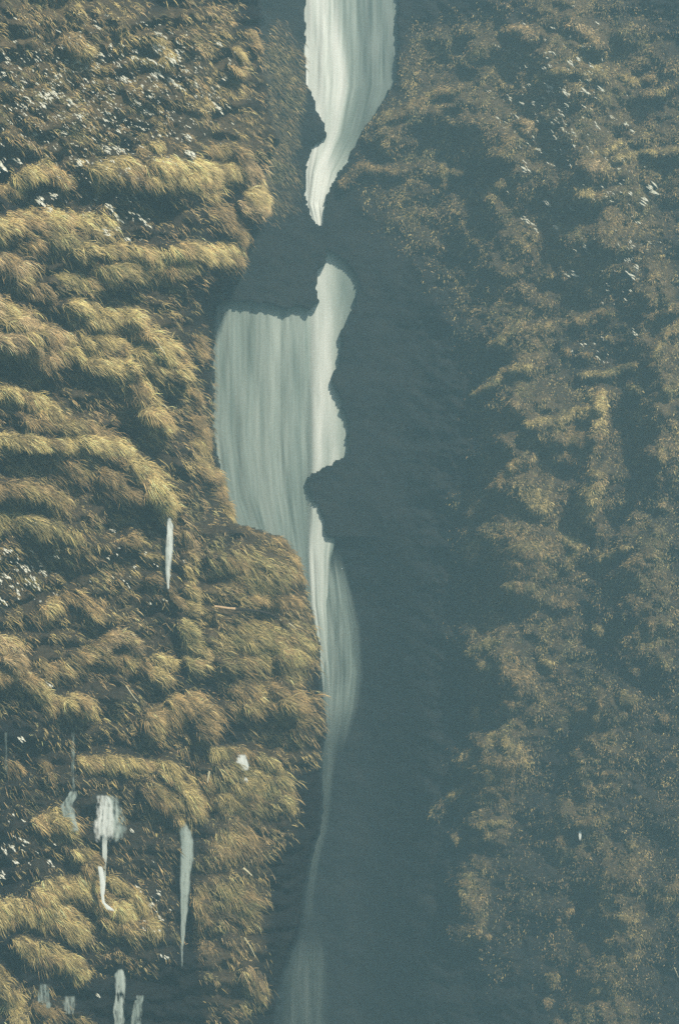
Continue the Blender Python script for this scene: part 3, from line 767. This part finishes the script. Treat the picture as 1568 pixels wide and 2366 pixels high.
water_sheet('lower_tail', [(2140,694,736),(2190,656,756),(2260,640,764),(2400,634,768),(2700,626,776)], WATER_Y - .4, lambda s, v: .45 + 0 * s,
            lambda s, v: .26 * sstep(2140, 2230, v) * sstep(0, .4, s) * sstep(1, .75, s), M_spray, fall, 50, 8, .3, seed=18, label='faint plume of spray at the bottom')

def near_y(off=.9):
    return lambda u, v: depth_at(u, np.asarray(v, float)) * 0 + off
def jet(rows, off, foam, opac, label, rag=3, mat=None, seed=0, name='small_waterfall', parent=None):
    R = np.array(rows, float)
    um = (R[:, 1] + R[:, 2]) / 2
    y0 = float(np.min(depth_at(um, R[:, 0]))) - off
    c = world_pt(np.array(um[0]), np.array(R[0, 0]), y0)
    if rag > 6: rows = [(a_, b_ - 4, c_ + 4) for a_, b_, c_ in rows]
    o = water_sheet(name, rows, y0, foam, opac, mat or M_jet, parent, 22, 2.5, .12, loc=c if parent is None else None, seed=seed, rag=rag)
    if parent is None: tag(o, label, 'waterfall', 'thin side falls on the left wall')
    elif label: o['label'] = label
    return o
ee = lambda s: sstep(0, .22, s) * sstep(1, .78, s)
F = lambda c: (lambda s, v: c + 0 * s)
jet([(1194,388,396),(1215,384,402),(1260,382,403),(1300,381,398),(1330,383,395),(1362,385,392)], .3, F(.85), lambda s, v: ee(s) * 1.0, 'highest thin white jet, a short spindle below the rounded straw ledge', 4, seed=21)
jet([(1742,549,566),(1760,546,572),(1775,550,574),(1782,554,570)], .3, F(.95), lambda s, v: ee(s) * 1.2, 'round white splash on the rounded mound, upper of two', 8, seed=22)
jet([(1794,552,566),(1802,554,572),(1814,556,568)], .3, F(.85), lambda s, v: ee(s), 'small white splash on the rounded mound, lower of two', 8, seed=23)
jet([(1900,420,430),(1925,414,446),(1950,413,452),(1990,414,450),(2020,415,443),(2080,416,438),(2150,416,430),(2190,417,425),(2240,418,421)], .3, F(.62), lambda s, v: ee(s) * np.interp(v, [1900, 1930, 2160, 2240], [.6, 1.1, 1.0, .3]), 'longest side jet, a tapering grey-white spike beside the middle of the left wall', 4, seed=24)
fan = bpy.data.objects.new('small_waterfall', None); COL.objects.link(fan)
tag(fan, 'fan-shaped white cascade that ends in a winding thread on golden grass', 'waterfall', 'thin side falls on the left wall')
jet([(1836,228,262),(1850,228,276),(1870,224,286),(1895,218,290),(1915,212,292),(1932,214,290),(1948,222,280)], .4, lambda s, v: .95 - .35 * sstep(.45, .8, s), lambda s, v: ee(s) * np.interp(v, [1836, 1850, 1915, 1932, 1948], [.7, 1.1, 1.1, .7, .1]) * (1 - .45 * sstep(.5, .75, s) * sstep(1925, 1880, v)), None, 12, seed=25, name='fan', parent=fan)
jet([(1925,234,252),(1970,236,249),(2010,238,246),(2040,238,245)], .5, F(.8), lambda s, v: ee(s) * 1.1, None, 3, seed=26, name='thread', parent=fan)
jet([(2000,224,234),(2006,225,240),(2030,230,244),(2045,232,247),(2070,234,242),(2085,236,244),(2100,244,262),(2106,254,268)], .9, F(.9), lambda s, v: ee(s) * 1.1, None, 5, seed=27, name='thread', parent=fan)
jet([(1826,168,178),(1845,150,174),(1865,140,165),(1885,146,174),(1905,152,180),(1922,164,178)], .4, F(.62), lambda s, v: ee(s) * .9, 'ragged grey cascade between the golden tussock and the fan-shaped one', 12, seed=28)
jet([(1690,164,174),(1740,164,174),(1800,164,174),(1828,166,174)], .4, F(.45), lambda s, v: ee(s) * .4, 'faint vertical drip line above the ragged grey cascade', 2, seed=29)
jet([(1690,11,18),(1740,11,18),(1790,11,18)], .4, F(.45), lambda s, v: ee(s) * .4, 'faint vertical drip line near the left edge', 2, seed=30)
jet([(2238,276,284),(2255,268,290),(2275,268,292),(2292,271,288),(2306,268,286),(2340,264,286),(2400,268,284)], .4, F(.72), lambda s, v: ee(s) * np.interp(v, [2238, 2245, 2290, 2298, 2310, 2400], [.6, 1.1, 1.1, .35, .9, .9]), 'bright beaded cascade at the bottom edge of the left wall', 8, seed=31)
jet([(2298,318,330),(2320,310,326),(2350,306,324),(2400,308,322)], .4, F(.6), lambda s, v: ee(s) * .75, 'dim narrow cascade right of the beaded one at the bottom', 8, seed=32)
jet([(2272,92,108),(2295,88,116),(2320,90,118),(2332,96,112)], .4, F(.55), lambda s, v: ee(s) * .75, 'faint grey splash low at the left, the left one of two', 12, seed=33)
jet([(2300,150,170),(2320,148,176),(2345,152,172)], .4, F(.6), lambda s, v: ee(s) * .75, 'faint grey splash low at the left, the right one of two', 12, seed=34)
jet([(1918,1336,1342),(1930,1335,1343),(1942,1337,1341)], .4, F(1.0), lambda s, v: ee(s) * 1.2, 'single icicle-like white drip on the lower right wall', 1, seed=35)['group'] = 'drips on the right wall'

# ------------------------------------------------------------------ branch and stalks
def tube(name, pts, r0, r1, off, mat, parent=None, sides=7):
    P = np.array(pts, float); n = len(P)
    y = depth_at(P[:, 0], P[:, 1]); y = np.full(n, y.min()) - off
    W = world_pt(P[:, 0], P[:, 1], y)
    vt = []
    for i in range(n):
        d = W[min(i + 1, n - 1)] - W[max(i - 1, 0)]; d /= np.linalg.norm(d)
        a = np.cross(d, [0, 1, 0]); a /= np.linalg.norm(a); b_ = np.cross(d, a)
        r = (r0 + (r1 - r0) * i / (n - 1)) / S
        for j in range(sides):
            th = 2 * math.pi * j / sides
            vt.append(W[i] + (a * math.cos(th) + b_ * math.sin(th)) * r * (1 + .15 * math.sin(i * 2.3 + j)))
    f = [(i * sides + j, i * sides + (j + 1) % sides, (i + 1) * sides + (j + 1) % sides, (i + 1) * sides + j) for i in range(n - 1) for j in range(sides)]
    vt.append(W[0]); vt.append(W[-1])
    f += [(n * sides, (j + 1) % sides, j, j) for j in []]
    vt = np.array(vt)
    return mesh_np(name, vt, f, mat, parent, loc=None if parent is not None else vt[0])
br = bpy.data.objects.new('fallen_branch', None); COL.objects.link(br)
tag(br, 'fallen branch with a pale bare end lying across the grassy buttress', 'branch')
tube('bare_end', [(496,1401),(510,1403),(526,1405),(544,1407)], 2.6, 3.0, 1.0, M_branch_pale, br)
tube('dark_limb', [(541,1407),(570,1409),(600,1412),(624,1418),(646,1431)], 3.4, 2.2, 1.0, M_branch_dark, br)
for pts, lab in (([(357,786),(366,795),(374,806),(382,818)], 'white stalk lying on the straw shoulder left of the broad curtain'),
                 ([(292,1585),(302,1600),(311,1612),(320,1622)], 'thin straw stalk in the dark hollow left of the orange-brown grass head'),
                 ([(638,1426),(644,1430),(650,1434)], 'short pale stalk at the thin end of the fallen branch'),
                 ([(667,1440),(676,1446),(685,1453)], 'short pale stalk right of the fallen branch'),
                 ([(565,2166),(574,2180),(583,2196),(590,2212)], 'thin straw stalk on the lower right of the left wall'),
                 ([(562,2006),(571,2013),(582,2023)], 'short thick pale stalk below the rounded mound'),
                 ([(484,1782),(481,1795),(480,1808)], 'upright pale stalk left of the rounded mound'),
                 ([(1556,2235),(1561,2246),(1566,2258)], 'thin pale stalk at the lower right edge')):
    w = 2.6 if 'thick' in lab or 'upright' in lab else (2.0 if 'white' in lab else 1.3)
    tag(tube('stalk', pts, w, w * .5, .9, M_straw), lab, 'stalk', 'loose pale stalks')

# ------------------------------------------------------------------ haze
x0, x1 = pv[:, 0].min() - 700, pv[:, 0].max() + 700
m = bpy.data.materials.new('air_haze'); m.use_nodes = True
t = m.node_tree; t.nodes.clear()
out = t.nodes.new('ShaderNodeOutputMaterial'); pvn = t.nodes.new('ShaderNodeVolumePrincipled')
pvn.inputs['Color'].default_value = (*HAZE_COLOR, 1); pvn.inputs['Density'].default_value = HAZE_DENSITY
t.links.new(pvn.outputs[0], out.inputs['Volume'])
zt2, zb2 = zt + 8, zb - 3
ya, yb = -420, 110
vt = [(x, y, z) for z in (zb2, zt2) for y in (ya, yb) for x in (x0, x1)]
f = [(0, 2, 3, 1), (4, 5, 7, 6), (0, 1, 5, 4), (2, 6, 7, 3), (0, 4, 6, 2), (1, 3, 7, 5)]
hz = mesh_np('haze', vt, f, m, smooth=False)
tag(hz, 'bluish haze and spray hanging in the whole gorge', kind='stuff')
